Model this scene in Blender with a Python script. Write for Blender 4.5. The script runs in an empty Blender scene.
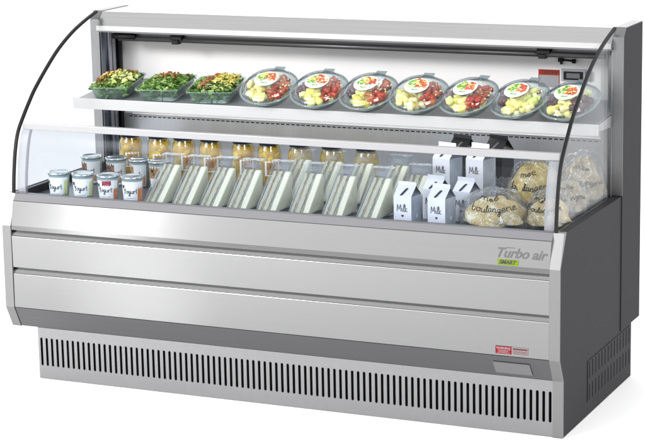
import bpy, bmesh, math, random
from mathutils import Vector, Matrix
random.seed(7)
R = math.radians
sc = bpy.context.scene
C = sc.collection
L = 1.83
T = .03

# ------------------------------------------------------------------ materials
MATS = {}
def newmat(name):
    m = bpy.data.materials.new(name); m.use_nodes = True
    nt = m.node_tree; nt.nodes.clear()
    out = nt.nodes.new('ShaderNodeOutputMaterial')
    MATS[name] = m
    return m, nt, out
def N(nt, typ, **kw):
    n = nt.nodes.new(typ)
    for k, v in kw.items():
        if k in n.inputs: n.inputs[k].default_value = v
        else: setattr(n, k, v)
    return n
def coords(nt, scale, kind='Object'):
    tc = N(nt, 'ShaderNodeTexCoord'); mp = N(nt, 'ShaderNodeMapping')
    mp.inputs['Scale'].default_value = scale
    nt.links.new(tc.outputs[kind], mp.inputs['Vector'])
    return mp.outputs['Vector']
def ramp(nt, stops):
    r = N(nt, 'ShaderNodeValToRGB')
    e = r.color_ramp.elements
    while len(e) < len(stops): e.new(.5)
    for i, (p, c) in enumerate(stops):
        e[i].position = p; e[i].color = (*c, 1)
    return r
def plain(name, col, rough=.5, metal=0, spec=.5, noise=0, nscale=(20, 20, 20), bump=0, coat=0, sss=0):
    m, nt, out = newmat(name)
    b = N(nt, 'ShaderNodeBsdfPrincipled')
    b.inputs['Base Color'].default_value = (*col, 1)
    b.inputs['Roughness'].default_value = rough
    b.inputs['Metallic'].default_value = metal
    b.inputs['Specular IOR Level'].default_value = spec
    b.inputs['Coat Weight'].default_value = coat
    if sss:
        b.inputs['Subsurface Weight'].default_value = sss
        b.inputs['Subsurface Radius'].default_value = (.01, .006, .003)
    if noise or bump:
        v = coords(nt, nscale)
        t = N(nt, 'ShaderNodeTexNoise', Scale=1.0, Detail=5.0)
        nt.links.new(v, t.inputs['Vector'])
        if noise:
            r = ramp(nt, [(.25, tuple(c*(1-noise) for c in col)), (.75, tuple(min(1, c*(1+noise)) for c in col))])
            nt.links.new(t.outputs['Fac'], r.inputs['Fac'])
            nt.links.new(r.outputs['Color'], b.inputs['Base Color'])
        if bump:
            bp = N(nt, 'ShaderNodeBump', Strength=bump, Distance=.002)
            nt.links.new(t.outputs['Fac'], bp.inputs['Height'])
            nt.links.new(bp.outputs['Normal'], b.inputs['Normal'])
    nt.links.new(b.outputs[0], out.inputs[0])
    return m
def brushed(name, col, rough, grain=(3, 400, 700), rv=.08, cv=.05, bump=.05, aniso=0.0):
    m, nt, out = newmat(name)
    b = N(nt, 'ShaderNodeBsdfPrincipled'); b.inputs['Metallic'].default_value = 1
    v = coords(nt, grain)
    t = N(nt, 'ShaderNodeTexNoise', Scale=1.0, Detail=3.0); nt.links.new(v, t.inputs['Vector'])
    v2 = coords(nt, (1.3, 3, 2.2)); t2 = N(nt, 'ShaderNodeTexNoise', Scale=1.0, Detail=2.0); nt.links.new(v2, t2.inputs['Vector'])
    r = ramp(nt, [(.3, tuple(c*(1-cv) for c in col)), (.7, tuple(min(1, c*(1+cv)) for c in col))])
    nt.links.new(t.outputs['Fac'], r.inputs['Fac']); nt.links.new(r.outputs['Color'], b.inputs['Base Color'])
    mr = N(nt, 'ShaderNodeMapRange'); mr.inputs['To Min'].default_value = rough-rv; mr.inputs['To Max'].default_value = rough+rv
    nt.links.new(t2.outputs['Fac'], mr.inputs['Value']); nt.links.new(mr.outputs[0], b.inputs['Roughness'])
    bp = N(nt, 'ShaderNodeBump', Strength=bump, Distance=.0005); nt.links.new(t.outputs['Fac'], bp.inputs['Height'])
    nt.links.new(bp.outputs['Normal'], b.inputs['Normal'])
    b.inputs['Anisotropic'].default_value = aniso
    nt.links.new(b.outputs[0], out.inputs[0])
    return m
def island(name, cols, rough=.5, sss=0, bump=0, bscale=200, spec=.5):
    m, nt, out = newmat(name)
    b = N(nt, 'ShaderNodeBsdfPrincipled'); b.inputs['Roughness'].default_value = rough
    b.inputs['Specular IOR Level'].default_value = spec
    g = N(nt, 'ShaderNodeNewGeometry')
    k = len(cols)
    r = ramp(nt, [(i/max(1, k-1), c) for i, c in enumerate(cols)])
    nt.links.new(g.outputs['Random Per Island'], r.inputs['Fac'])
    nt.links.new(r.outputs['Color'], b.inputs['Base Color'])
    if bump:
        v = coords(nt, (bscale,)*3); t = N(nt, 'ShaderNodeTexNoise', Scale=1.0, Detail=3.0); nt.links.new(v, t.inputs['Vector'])
        bp = N(nt, 'ShaderNodeBump', Strength=bump, Distance=.002); nt.links.new(t.outputs['Fac'], bp.inputs['Height'])
        nt.links.new(bp.outputs['Normal'], b.inputs['Normal'])
    nt.links.new(b.outputs[0], out.inputs[0])
    return m
def clear(name, tint=(1, 1, 1), ior=1.35, rough=.03, haze=.0, hazecol=(.9, .9, .9), bump=0, bscale=60, boost=1.0):
    """thin transparent sheet: transparent + fresnel gloss (+ a little milky diffuse)"""
    m, nt, out = newmat(name)
    tr = N(nt, 'ShaderNodeBsdfTransparent', Color=(*tint, 1))
    gl = N(nt, 'ShaderNodeBsdfGlossy', Roughness=rough); gl.inputs['Color'].default_value = (.95, .97, 1, 1)
    fr = N(nt, 'ShaderNodeLayerWeight'); fr.inputs['Blend'].default_value = .5
    pw = N(nt, 'ShaderNodeMath', operation='POWER'); pw.inputs[1].default_value = 4.0
    nt.links.new(fr.outputs['Facing'], pw.inputs[0])
    f0 = ((ior-1)/(ior+1))**2
    mul = N(nt, 'ShaderNodeMath', operation='MULTIPLY_ADD'); mul.inputs[1].default_value = (1-f0)*boost*.8; mul.inputs[2].default_value = f0*boost; mul.use_clamp = True
    mx = N(nt, 'ShaderNodeMixShader')
    nt.links.new(pw.outputs[0], mul.inputs[0]); nt.links.new(mul.outputs[0], mx.inputs[0])
    if bump:
        v = coords(nt, (bscale,)*3); t = N(nt, 'ShaderNodeTexNoise', Scale=1.0, Detail=3.0); t.inputs['Distortion'].default_value = 1.2
        nt.links.new(v, t.inputs['Vector'])
        bp = N(nt, 'ShaderNodeBump', Strength=bump, Distance=.004); nt.links.new(t.outputs['Fac'], bp.inputs['Height'])
        nt.links.new(bp.outputs['Normal'], gl.inputs['Normal']); nt.links.new(bp.outputs['Normal'], fr.inputs['Normal'])
    base = tr
    if haze:
        df = N(nt, 'ShaderNodeBsdfDiffuse'); df.inputs['Color'].default_value = (*hazecol, 1)
        m2 = N(nt, 'ShaderNodeMixShader'); m2.inputs[0].default_value = haze
        nt.links.new(tr.outputs[0], m2.inputs[1]); nt.links.new(df.outputs[0], m2.inputs[2]); base = m2
    nt.links.new(base.outputs[0], mx.inputs[1]); nt.links.new(gl.outputs[0], mx.inputs[2])
    nt.links.new(mx.outputs[0], out.inputs[0])
    return m

M_front = brushed('stainless_front', (.232, .233, .234), .17, cv=.02, bump=.02, rv=.03)
M_band = brushed('stainless_polished', (.40, .40, .40), .12, rv=.03)
M_trim = brushed('stainless_trim', (.22, .22, .222), .40, cv=.02)
M_slope = brushed('stainless_slope_shaded', (.13, .13, .135), .34)  # steel darkened to carry the shade of the down-facing strip
M_grille = brushed('galvanised_base', (.27, .27, .275), .42, grain=(60, 60, 60), cv=.02, bump=.02, rv=.02)
M_sill = plain('sill_grey', (.17, .17, .178), .5, spec=.15)
M_roofst = brushed('stainless_roof', (.46, .46, .46), .30, grain=(2, 300, 300))
M_lowback = plain('steel_liner', (.45, .47, .50), .38, metal=.55, noise=.04, nscale=(120, 120, 2))
M_linerdark = brushed('steel_dark_reflection', (.14, .15, .18), .22, grain=(3, 200, 3), rv=.04)  # dark reflections in the left inner wall put into the steel colour
M_linermid = brushed('steel_light_reflection', (.36, .37, .41), .3)  # lighter reflection bands of the left wall, as a colour
M_side = plain('charcoal_side', (.021, .021, .0235), .6, spec=.12, noise=.06, nscale=(300, 300, 300), bump=.04)
M_side2 = plain('charcoal_column', (.018, .018, .0205), .6, spec=.12, noise=.05, nscale=(300, 300, 300))
M_white = plain('white_enamel', (.43, .43, .43), .35)
M_backwhite = plain('white_liner', (.74, .727, .722), .42, noise=.02, nscale=(3, 3, 3))
M_grey = plain('grey_enamel', (.33, .34, .36), .45)
M_deck = plain('dark_deck', (.10, .105, .12), .35, noise=.1, nscale=(6, 6, 6))
M_shelf = plain('shelf_steel', (.17, .18, .20), .32, noise=.05)
M_black = plain('black_plastic', (.007, .007, .008), .55, spec=.2)
M_void = plain('dark_inside', (.004, .004, .004), .9, spec=.1)
M_under = plain('canopy_underside', (.16, .16, .165), .5)
M_rod = plain('grey_rod', (.05, .05, .05), .3, metal=.3)
M_rail = plain('white_rail', (.29, .29, .30), .3)
M_glass = clear('clear_side_glass', (.90, .905, .91), ior=1.3, rough=.01, boost=.42)
M_fglass = clear('tinted_front_glass', (.865, .885, .915), ior=1.22, rough=.14, boost=.2)
M_post = clear('frosted_post', (.88, .89, .91), ior=1.4, rough=.15, haze=.36, hazecol=(.42, .43, .45), boost=.4)
M_plastic = clear('clear_tray_plastic', (.86, .93, .90), ior=1.45, rough=.05, haze=.08, hazecol=(.50, .62, .57), boost=1.2)
M_bowl = clear('clear_bowl_plastic', (.88, .92, .93), ior=1.45, rough=.05, haze=.12, hazecol=(.36, .42, .44), bump=.15, bscale=25, boost=1.0)
M_rim = clear('bowl_rim_plastic', (.80, .85, .86), ior=1.5, rough=.08, haze=.42, hazecol=(.24, .30, .31), boost=1.2)
M_lid = clear('clear_lid_plastic', (.97, .98, .98), ior=1.35, rough=.04, haze=.005, hazecol=(.6, .65, .65), bump=.2, bscale=25, boost=.8)
M_pack = clear('sandwich_pack_plastic', (.94, .96, .97), ior=1.4, rough=.06, haze=.07, hazecol=(.60, .63, .64), bump=.5, bscale=45, boost=1.4)
M_streak = clear('pack_streak_plastic', (.9, .92, .93), ior=1.5, rough=.1, haze=.5, hazecol=(.55, .58, .60), boost=1.5)
M_film = clear('cellophane', (.93, .94, .95), ior=1.45, rough=.08, haze=.05, hazecol=(.55, .57, .60), bump=1.0, bscale=30, boost=1.1)
M_jarglass = clear('jar_glass', (.97, .96, .86), ior=1.4, rough=.02, boost=1.1)
M_foil = plain('foil_lid', (.52, .58, .60), .22, metal=.85, bump=.5, nscale=(120, 120, 120))
M_cup = clear('cup_plastic', (.72, .80, .78), ior=1.4, rough=.12, haze=.5, hazecol=(.50, .62, .60))
M_yog = plain('yogurt', (.70, .74, .72), .4)
M_paper = plain('label_paper', (.80, .82, .81), .5)
M_ink = plain('ink_dark', (.025, .028, .035), .6)
M_inkgrey = plain('ink_grey', (.13, .13, .14), .45)
M_carton = plain('carton_white', (.66, .67, .70), .4, noise=.05, nscale=(40, 40, 40))
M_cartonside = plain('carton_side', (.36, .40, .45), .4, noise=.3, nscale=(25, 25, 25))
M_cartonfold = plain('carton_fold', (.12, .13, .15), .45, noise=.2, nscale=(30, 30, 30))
M_cartonblack = plain('carton_black', (.022, .023, .025), .35)
M_cartonblackside = plain('carton_black_side', (.05, .052, .056), .3)
M_bread = plain('sliced_bread', (.90, .87, .68), .7, noise=.05, nscale=(150, 150, 150), bump=.3)
M_layers = None
def layered():
    m, nt, out = newmat('sandwich_layers')
    b = N(nt, 'ShaderNodeBsdfPrincipled', Roughness=.6)
    tc = N(nt, 'ShaderNodeTexCoord'); sx = N(nt, 'ShaderNodeSeparateXYZ'); nt.links.new(tc.outputs['Object'], sx.inputs[0])
    nz = N(nt, 'ShaderNodeTexNoise', Scale=70.0, Detail=3.0); nt.links.new(tc.outputs['Object'], nz.inputs['Vector'])
    a = N(nt, 'ShaderNodeMath', operation='MULTIPLY_ADD'); a.inputs[1].default_value = .010; nt.links.new(nz.outputs['Fac'], a.inputs[0]); nt.links.new(sx.outputs['X'], a.inputs[2])
    mr = N(nt, 'ShaderNodeMapRange'); mr.inputs['From Min'].default_value = -.025; mr.inputs['From Max'].default_value = .035
    nt.links.new(a.outputs[0], mr.inputs['Value'])
    cs = [(0, (.55, .54, .42)), (.14, (.78, .76, .60)), (.19, (.16, .19, .08)), (.26, (.38, .27, .20)), (.33, (.72, .66, .30)), (.38, (.80, .78, .64)),
          (.50, (.74, .72, .58)), (.55, (.14, .17, .07)), (.61, (.36, .32, .24)), (.68, (.74, .68, .34)), (.73, (.82, .80, .66)), (1, (.86, .84, .70))]
    cs = [(p_, tuple(v_*.74 for v_ in c_)) for p_, c_ in cs]
    r = ramp(nt, cs); nt.links.new(mr.outputs[0], r.inputs['Fac']); nt.links.new(r.outputs['Color'], b.inputs['Base Color'])
    nt.links.new(b.outputs[0], out.inputs[0]); return m
M_layers = layered()
def loaf_mat(name, crust, deep, flour):
    m, nt, out = newmat(name)
    b = N(nt, 'ShaderNodeBsdfPrincipled', Roughness=.75)
    v = coords(nt, (22, 22, 22)); t = N(nt, 'ShaderNodeTexNoise', Scale=1.0, Detail=6.0); t.inputs['Roughness'].default_value = .7; nt.links.new(v, t.inputs['Vector'])
    v2 = coords(nt, (160, 160, 160)); t2 = N(nt, 'ShaderNodeTexNoise', Scale=1.0, Detail=4.0); nt.links.new(v2, t2.inputs['Vector'])
    r = ramp(nt, [(.32, deep), (.45, crust), (.52, crust), (.60, flour)])
    ad = N(nt, 'ShaderNodeMath', operation='MULTIPLY_ADD'); ad.inputs[1].default_value = .35; nt.links.new(t2.outputs['Fac'], ad.inputs[0])
    sb = N(nt, 'ShaderNodeMath', operation='SUBTRACT'); sb.inputs[1].default_value = .17; nt.links.new(t.outputs['Fac'], sb.inputs[0]); nt.links.new(sb.outputs[0], ad.inputs[2])
    nt.links.new(ad.outputs[0], r.inputs['Fac']); nt.links.new(r.outputs['Color'], b.inputs['Base Color'])
    bp = N(nt, 'ShaderNodeBump', Strength=.8, Distance=.006); nt.links.new(ad.outputs[0], bp.inputs['Height']); nt.links.new(bp.outputs['Normal'], b.inputs['Normal'])
    nt.links.new(b.outputs[0], out.inputs[0]); return m
M_loaf = loaf_mat('floury_loaf', (.60, .46, .20), (.36, .22, .06), (.82, .77, .58))
M_loafy = loaf_mat('golden_loaf', (.58, .43, .14), (.34, .20, .05), (.74, .65, .36))
M_loafg = loaf_mat('pale_loaf', (.36, .29, .17), (.20, .14, .07), (.52, .48, .36))
M_green = island('salad_leaves', [(.05, .14, .02), (.12, .27, .04), (.03, .09, .02), (.24, .40, .08), (.09, .20, .04), (.42, .52, .20)], .45)
M_palegreen = island('pale_leaf', [(.34, .46, .10), (.52, .60, .20), (.66, .68, .34), (.42, .52, .12)], .4)
M_midgreen = island('mid_leaf', [(.10, .24, .04), (.20, .36, .07), (.14, .28, .05), (.30, .42, .12)], .4)
M_yell = island('yellow_shreds', [(.78, .66, .08), (.82, .74, .22), (.70, .52, .06), (.80, .76, .40)], .5)
M_brown = island('brown_toppings', [(.22, .06, .02), (.36, .12, .03), (.14, .06, .03), (.40, .20, .06)], .5)
M_cream = island('cream_toppings', [(.62, .60, .34), (.55, .58, .24), (.72, .68, .48)], .5)
M_pine = island('yellow_fruit', [(.66, .60, .16), (.74, .70, .30), (.58, .50, .10), (.78, .74, .44)], .3, bump=.3)
M_red = island('red_fruit', [(.34, .018, .012), (.42, .05, .02), (.20, .012, .010), (.50, .18, .07), (.32, .04, .02)], .25, bump=.4)
M_dark = island('dark_fruit', [(.04, .015, .03), (.09, .03, .05), (.13, .06, .06), (.03, .01, .02)], .25)
M_lime = island('lime_fruit', [(.50, .58, .14), (.62, .66, .25), (.70, .70, .42)], .3, bump=.3)
M_peach = island('yellow_pieces', [(.52, .33, .010), (.60, .41, .015), (.42, .25, .010), (.62, .46, .03)], .32, bump=.4, bscale=80)
M_jarlid = plain('dark_jar_lid', (.035, .045, .06), .3, metal=.5)
M_tag = plain('label_tan', (.40, .22, .08), .5, noise=.5, nscale=(90, 90, 90))
M_berry = plain('label_berry', (.30, .02, .05), .5, noise=.5, nscale=(120, 120, 120))
M_nut = plain('label_nut', (.22, .12, .06), .5, noise=.6, nscale=(110, 110, 110))
M_orange = plain('label_orange', (.60, .22, .08), .5, noise=.4, nscale=(110, 110, 110))
M_lgreen = plain('label_green', (.10, .30, .05), .5, noise=.4, nscale=(200, 200, 200))
M_lred = plain('label_red', (.55, .05, .02), .5, noise=.4, nscale=(200, 200, 200))
M_signred = plain('sign_red', (.20, .006, .010), .7, spec=.1)
M_signorange = plain('sign_orange', (.34, .035, .015), .7, spec=.1)
M_signgreen = plain('sign_green', (.15, .21, .012), .7, spec=.1)
M_signdk = plain('sign_dark', (.10, .05, .05), .7, spec=.1)
M_signgrey = plain('sign_grey', (.24, .20, .20), .7, spec=.1)
M_hairline = plain('hairline', (.30, .31, .34), .5)
M_plate = plain('grey_plate', (.12, .12, .125), .35)
M_floor = plain('studio_floor', (.93, .93, .93), .8, spec=.1)

# ------------------------------------------------------------------ mesh helpers
class MB:
    def __init__(s): s.v = []; s.f = []; s.mi = []; s.sm = []
    def add(s, vs, fs, mi=0, smooth=False):
        o = len(s.v); s.v += [Vector(v) for v in vs]
        for f in fs: s.f.append([i+o for i in f]); s.mi.append(mi); s.sm.append(smooth)
        return s
    def box(s, x0, x1, y0, y1, z0, z1, mi=0):
        vs = [(x, y, z) for x in (x0, x1) for y in (y0, y1) for z in (z0, z1)]
        return s.add(vs, [(0, 1, 3, 2), (4, 6, 7, 5), (0, 4, 5, 1), (2, 3, 7, 6), (0, 2, 6, 4), (1, 5, 7, 3)], mi)
    def prism(s, yz, x0, x1, mi=0, smooth=False):
        n = len(yz); vs = [(x0, y, z) for y, z in yz]+[(x1, y, z) for y, z in yz]
        fs = [tuple(range(n))[::-1], tuple(range(n, 2*n))]+[(i, (i+1) % n, n+(i+1) % n, n+i) for i in range(n)]
        s.add(vs, fs, mi, False); return s
    def tube(s, pts, r, k=8, mi=0, flat=1.0, closed=False):
        pts = [Vector(p) for p in pts]; n = len(pts); vs = []
        prev = None
        for i, p in enumerate(pts):
            d = (pts[min(i+1, n-1)]-pts[max(i-1, 0)])
            if d.length < 1e-9: d = Vector((0, 0, 1))
            d.normalize()
            ref = prev if prev is not None else (Vector((0, 0, 1)) if abs(d.z) < .9 else Vector((1, 0, 0)))
            a = d.cross(ref); 
            if a.length < 1e-6: a = d.cross(Vector((0, 1, 0)))
            a.normalize(); b = a.cross(d).normalized(); prev = b
            rr = r[i] if isinstance(r, (list, tuple)) else r
            for j in range(k):
                t = 2*math.pi*j/k; vs.append(p+a*math.cos(t)*rr+b*math.sin(t)*rr*flat)
        fs = [(i*k+j, i*k+(j+1) % k, (i+1)*k+(j+1) % k, (i+1)*k+j) for i in range(n-1) for j in range(k)]
        fs += [tuple(range(k))[::-1], tuple(range((n-1)*k, n*k))]
        return s.add(vs, fs, mi, True)
    def lathe(s, prof, k=32, mi=0, c=(0, 0), wob=None, smooth=True):
        vs = []
        for i, (r, z) in enumerate(prof):
            for j in range(k):
                t = 2*math.pi*j/k; q = r*(wob(t, i) if wob else 1)
                vs.append((c[0]+q*math.cos(t), c[1]+q*math.sin(t), z))
        n = len(prof)
        fs = [(i*k+j, i*k+(j+1) % k, (i+1)*k+(j+1) % k, (i+1)*k+j) for i in range(n-1) for j in range(k)]
        return s.add(vs, fs, mi, smooth)
    def xform(s, m): s.v = [m @ v for v in s.v]; return s
    def build(s, name, mats, parent=None, off=(0, 0, 0), bevel=0, seg=2, solid=0, sub=0):
        me = bpy.data.meshes.new(name); o = Vector(off)
        me.from_pydata([tuple(v-o) for v in s.v], [], s.f)
        if not isinstance(mats, (list, tuple)): mats = [mats]
        for m in mats: me.materials.append(m)
        for p, mi, sm in zip(me.polygons, s.mi, s.sm): p.material_index = mi; p.use_smooth = sm
        me.validate()
        bm = bmesh.new(); bm.from_mesh(me); bmesh.ops.recalc_face_normals(bm, faces=bm.faces); bm.to_mesh(me); bm.free()
        ob = bpy.data.objects.new(name, me); C.objects.link(ob)
        if parent: ob.parent = parent
        if solid:
            md = ob.modifiers.new('s', 'SOLIDIFY'); md.thickness = solid; md.offset = 0
        if bevel:
            md = ob.modifiers.new('b', 'BEVEL'); md.width = bevel; md.segments = seg; md.limit_method = 'ANGLE'; md.angle_limit = R(40)
        if sub:
            md = ob.modifiers.new('u', 'SUBSURF'); md.levels = sub; md.render_levels = sub
        return ob
def thing(name, label, cat, loc=(0, 0, 0), rot=(0, 0, 0), group=None):
    o = bpy.data.objects.new(name, None); C.objects.link(o); o.empty_display_size = .05
    o.location = loc; o.rotation_euler = rot; o['label'] = label; o['category'] = cat
    if group: o['group'] = group
    return o
def dup(root, loc, rot, label, group=None):
    r = root.copy(); C.objects.link(r); r.location = loc; r.rotation_euler = rot; r['label'] = label
    for ch in list(root.children):
        c = ch.copy(); C.objects.link(c); c.parent = r
        for g in list(ch.children):
            d = g.copy(); C.objects.link(d); d.parent = c
    return r
def smoothcurve(pts, k=6):
    P = [Vector(p) for p in pts]; out = []
    for i in range(len(P)-1):
        p0 = P[max(i-1, 0)]; p1 = P[i]; p2 = P[i+1]; p3 = P[min(i+2, len(P)-1)]
        for j in range(k):
            t = j/k
            out.append(.5*((2*p1)+(-p0+p2)*t+(2*p0-5*p1+4*p2-p3)*t*t+(-p0+3*p1-3*p2+p3)*t**3))
    out.append(P[-1]); return out

# ------------------------------------------------------------------ lettering
def text_mb(txt, size, bold=0, shear=0, depth=.0004, space=1.0):
    cu = bpy.data.curves.new('lettering', 'FONT'); cu.body = txt; cu.size = size; cu.offset = bold; cu.shear = shear
    cu.extrude = depth; cu.align_x = 'CENTER'; cu.align_y = 'CENTER'; cu.space_character = space; cu.resolution_u = 3
    ob = bpy.data.objects.new('lettering', cu); C.objects.link(ob)
    bpy.context.view_layer.update()
    dg = bpy.context.evaluated_depsgraph_get()
    me = bpy.data.meshes.new_from_object(ob.evaluated_get(dg))
    mb = MB(); mb.add([v.co.copy() for v in me.vertices], [tuple(p.vertices) for p in me.polygons])
    bpy.data.objects.remove(ob); bpy.data.curves.remove(cu); bpy.data.meshes.remove(me)
    return mb
STAND = Matrix.Rotation(R(90), 4, 'X')     # flat text in xy -> facing -y
G = {  # handwriting strokes, x-height 1
 'm': (1.5, [[(0, 1), (.05, 0)], [(.05, .6), (.3, 1), (.55, .8), (.6, 0)], [(.6, .6), (.85, 1), (1.1, .8), (1.2, 0), (1.4, .1)]]),
 'n': (1.0, [[(0, 1), (.05, 0)], [(.05, .6), (.35, 1), (.6, .8), (.65, 0), (.9, .15)]]),
 'e': (.95, [[(.05, .45), (.6, .6), (.55, .95), (.25, 1), (.05, .6), (.1, .15), (.4, 0), (.85, .25)]]),
 'b': (.95, [[(.15, 2.1), (.0, 1), (.05, .1), (.4, 0), (.7, .4), (.5, .95), (.1, .7)]]),
 'B': (1.3, [[(.1, 2), (.05, 0)], [(-.1, 1.9), (.6, 2.1), (.85, 1.6), (.2, 1.05), (.95, .8), (.9, .15), (.0, 0)]]),
 'o': (.95, [[(.5, 1), (.1, .8), (.05, .3), (.35, 0), (.7, .3), (.65, .8), (.4, 1), (.9, .9)]]),
 'u': (1.0, [[(0, 1), (.05, .2), (.3, 0), (.6, .3), (.65, 1)], [(.65, 1), (.7, .1), (.95, .15)]]),
 'l': (.55, [[(0, .3), (.35, 1.6), (.25, 2.1), (.08, 1.6), (.1, .3), (.3, 0), (.5, .2)]]),
 'a': (1.0, [[(.6, .9), (.25, 1), (.05, .5), (.25, 0), (.6, .4), (.65, .95)], [(.65, 1), (.65, .15), (.95, .15)]]),
 'g': (1.0, [[(.6, .9), (.25, 1), (.05, .5), (.3, .05), (.62, .5)], [(.65, 1), (.6, -.6), (.3, -1.0), (.05, -.6), (.9, .15)]]),
 'r': (.8, [[(0, 1), (.05, 0)], [(.05, .6), (.3, 1), (.7, .9)]]),
 'i': (.45, [[(0, 1), (.05, .1), (.35, .15)], [(.05, 1.45), (.08, 1.5)]]),
 't': (.6, [[(.2, 1.8), (.2, .15), (.5, .1)], [(-.05, 1.1), (.5, 1.15)]]),
 'k': (.85, [[(0, 2), (.05, 0)], [(.6, 1), (.08, .5), (.7, 0)]]),
 'M': (1.6, [[(0, 0), (.15, 1.9), (.65, .5), (1.1, 1.95), (1.25, 0)]]),
 'Y': (1.1, [[(0, 1.9), (.4, 1.0), (.9, 1.95)], [(.9, 1.95), (.3, -.3)]]),
 ' ': (.8, []),
}
def strokes(txt, h):
    """list of polylines in (x, y), x-height h, centred in x"""
    x = 0; res = []
    for ch in txt:
        w, ls = G[ch]
        for l in ls:
            pl = smoothcurve([(x+a, b, 0) for a, b in l], 4) if len(l) > 2 else [Vector((x+a, b, 0)) for a, b in l]
            res.append([(p.x*h, p.y*h) for p in pl])
        x += w
    c = x*h/2
    return [[(a-c, b) for a, b in l] for l in res]
def script_mb(txt, h, r, place):
    mb = MB()
    for l in strokes(txt, h): mb.tube([place(a, b) for a, b in l], r, 5)
    return mb

# ================================================================== THE COOLER
OFF = (L/2, .4, 0)
cab = thing('display_cooler', 'long stainless steel open display refrigerator with curved glass sides, filled with packed food', 'refrigerator', OFF)
def part(mb, name, mats, parent=None, **kw):
    kw.setdefault('off', OFF)
    return mb.build(name, mats, parent or cab, **kw)
def sub(mb, name, mats, parent, **kw): return mb.build(name, mats, parent, off=OFF, **kw)

X0, X1 = T+.0005, L-T-.0005
# --- front panels and grooves
pn = part(MB().prism([(.0187, .5757), (.0015, .4996), (0, .486), (.03, .486), (.04, .5757)], X0, X1), 'front_panel', M_front, bevel=.0012)
part(MB().prism([(0, .466), (0, .3660), (.03, .3660), (.03, .466)], X0, X1), 'front_panel', M_front, bevel=.0012)
part(MB().prism([(0, .3455), (-.0015, .2368), (.03, .2368), (.03, .3455)], X0, X1), 'front_panel', M_front, bevel=.0012)
part(MB().prism([(.013, .4845), (.0008, .4672), (.028, .4672), (.028, .4845)], X0, X1), 'trim_strip', M_band)
part(MB().prism([(.013, .3645), (.0008, .3467), (.028, .3467), (.028, .3645)], X0, X1), 'trim_strip', M_band)
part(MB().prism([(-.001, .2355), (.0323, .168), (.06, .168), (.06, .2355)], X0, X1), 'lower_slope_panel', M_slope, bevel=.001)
part(MB().prism([(.0195, .577), (.036, .5955), (.062, .5955), (.062, .56), (.04, .56)], X0, X1), 'sill', M_sill, bevel=.001)
part(MB().box(X0, X1, .064, .72, .555, .572), 'deck_pan', M_deck)
part(MB().box(X0+.001, X1-.001, .062, .715, .18, .55), 'inner_body', M_void)
# --- end panels (lower), with light front edge
low = [(.036, .5955), (0, .4996), (-.0024, .2368), (.0323, .1672), (.0323, .1672)]
def endpanel(x0, x1, foot, side):
    if foot: poly = [(.0365, .5955), (.0005, .4996), (-.0019, .2368), (.0325, .1672), (.0325, 0), (.7161, 0), (.7161, .1735), (.592, .1735), (.592, .5955)]
    else: poly = [(.0365, .5955), (.0005, .4996), (-.0019, .2368), (.0325, .1672), (.7161, .1672), (.7161, .1735), (.592, .1735), (.592, .5955)]
    pa = part(MB().prism(poly, x0, x1), 'end_panel', M_side, bevel=.0012)
    e = [(.0365, .5955), (.0005, .4996), (-.0019, .2368), (.0325, .1672)]
    if foot: e.append((.0325, .0005))
    d = .0022; mb = MB(); n = len(e)
    out = [(y-d, z) for y, z in e]; ins = [(y+.004, z) for y, z in e]
    out[0] = (e[0][0]-d*.4, e[0][1]+.0015); ins[0] = (e[0][0]+.02, e[0][1]+.0015)
    vs = []
    for x in (x0-.0003, x1+.0003):
        vs += [(x, *p) for p in out]+[(x, *p) for p in ins]
    fs = []
    for i in range(n-1):
        fs += [(i, i+1, 2*n+i+1, 2*n+i), (n+i, 3*n+i, 3*n+i+1, n+i+1), (i, n+i, n+i+1, i+1), (2*n+i, 2*n+i+1, 3*n+i+1, 3*n+i)]
    fs += [(0, 2*n, 3*n, n), (n-1, 2*n-1, 4*n-1, 3*n-1)]
    mb.add(vs, fs)
    sub(mb, 'edge_trim', M_trim, pa)
    return pa
epL = endpanel(0, T, False, -1)
epR = endpanel(L-T, L, True, 1)
# --- base with slotted grille
YB = .0355
BX0, BX1 = .088, L-T-.0005
grp = bpy.data.objects.new('base', None); C.objects.link(grp); grp.parent = cab
grp_off = OFF
nS = 89; xa, xb_ = .100, 1.7905
pitch = (xb_-xa)/(nS-1)
mb = MB()
z0, z1 = .042, .134; hw = .0042
def slotcell(mb, xc, cw, yy, z0, z1, hw, xl, xr, zl, zt, axis='y'):
    # rounded slot hole in a rectangular cell
    K = 6
    top = [(xc-hw*math.cos(math.pi*i/K), z1-hw+hw*math.sin(math.pi*i/K)) for i in range(K+1)]
    bot = [(xc-hw*math.cos(math.pi*i/K), z0+hw-hw*math.sin(math.pi*i/K)) for i in range(K+1)]
    ot = [(xl+(xr-xl)*i/K, zt) for i in range(K+1)]; obm = [(xl+(xr-xl)*i/K, zl) for i in range(K+1)]
    P = []
    fs = []
    def q(a): P.append((a[0], yy, a[1]) if axis == 'y' else (yy, a[0], a[1])); return len(P)-1
    it = [q(a) for a in top]; io = [q(a) for a in ot]; jt = [q(a) for a in bot]; jo = [q(a) for a in obm]
    for i in range(K): fs += [(it[i], it[i+1], io[i+1], io[i]), (jt[i+1], jt[i], jo[i], jo[i+1])]
    fs += [(it[0], io[0], jo[0], jt[0]), (it[K], jt[K], jo[K], io[K])]
    # inner lip depth
    dd = .004
    ring = top+bot[::-1]
    b = len(P)
    for a in ring: q(a)
    for a in ring: P.append((a[0], yy+dd, a[1]) if axis == 'y' else (yy-dd, a[0], a[1]))
    n = len(ring)
    for i in range(n): fs.append((b+i, b+(i+1) % n, b+n+(i+1) % n, b+n+i))
    mb.add(P, fs)
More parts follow.
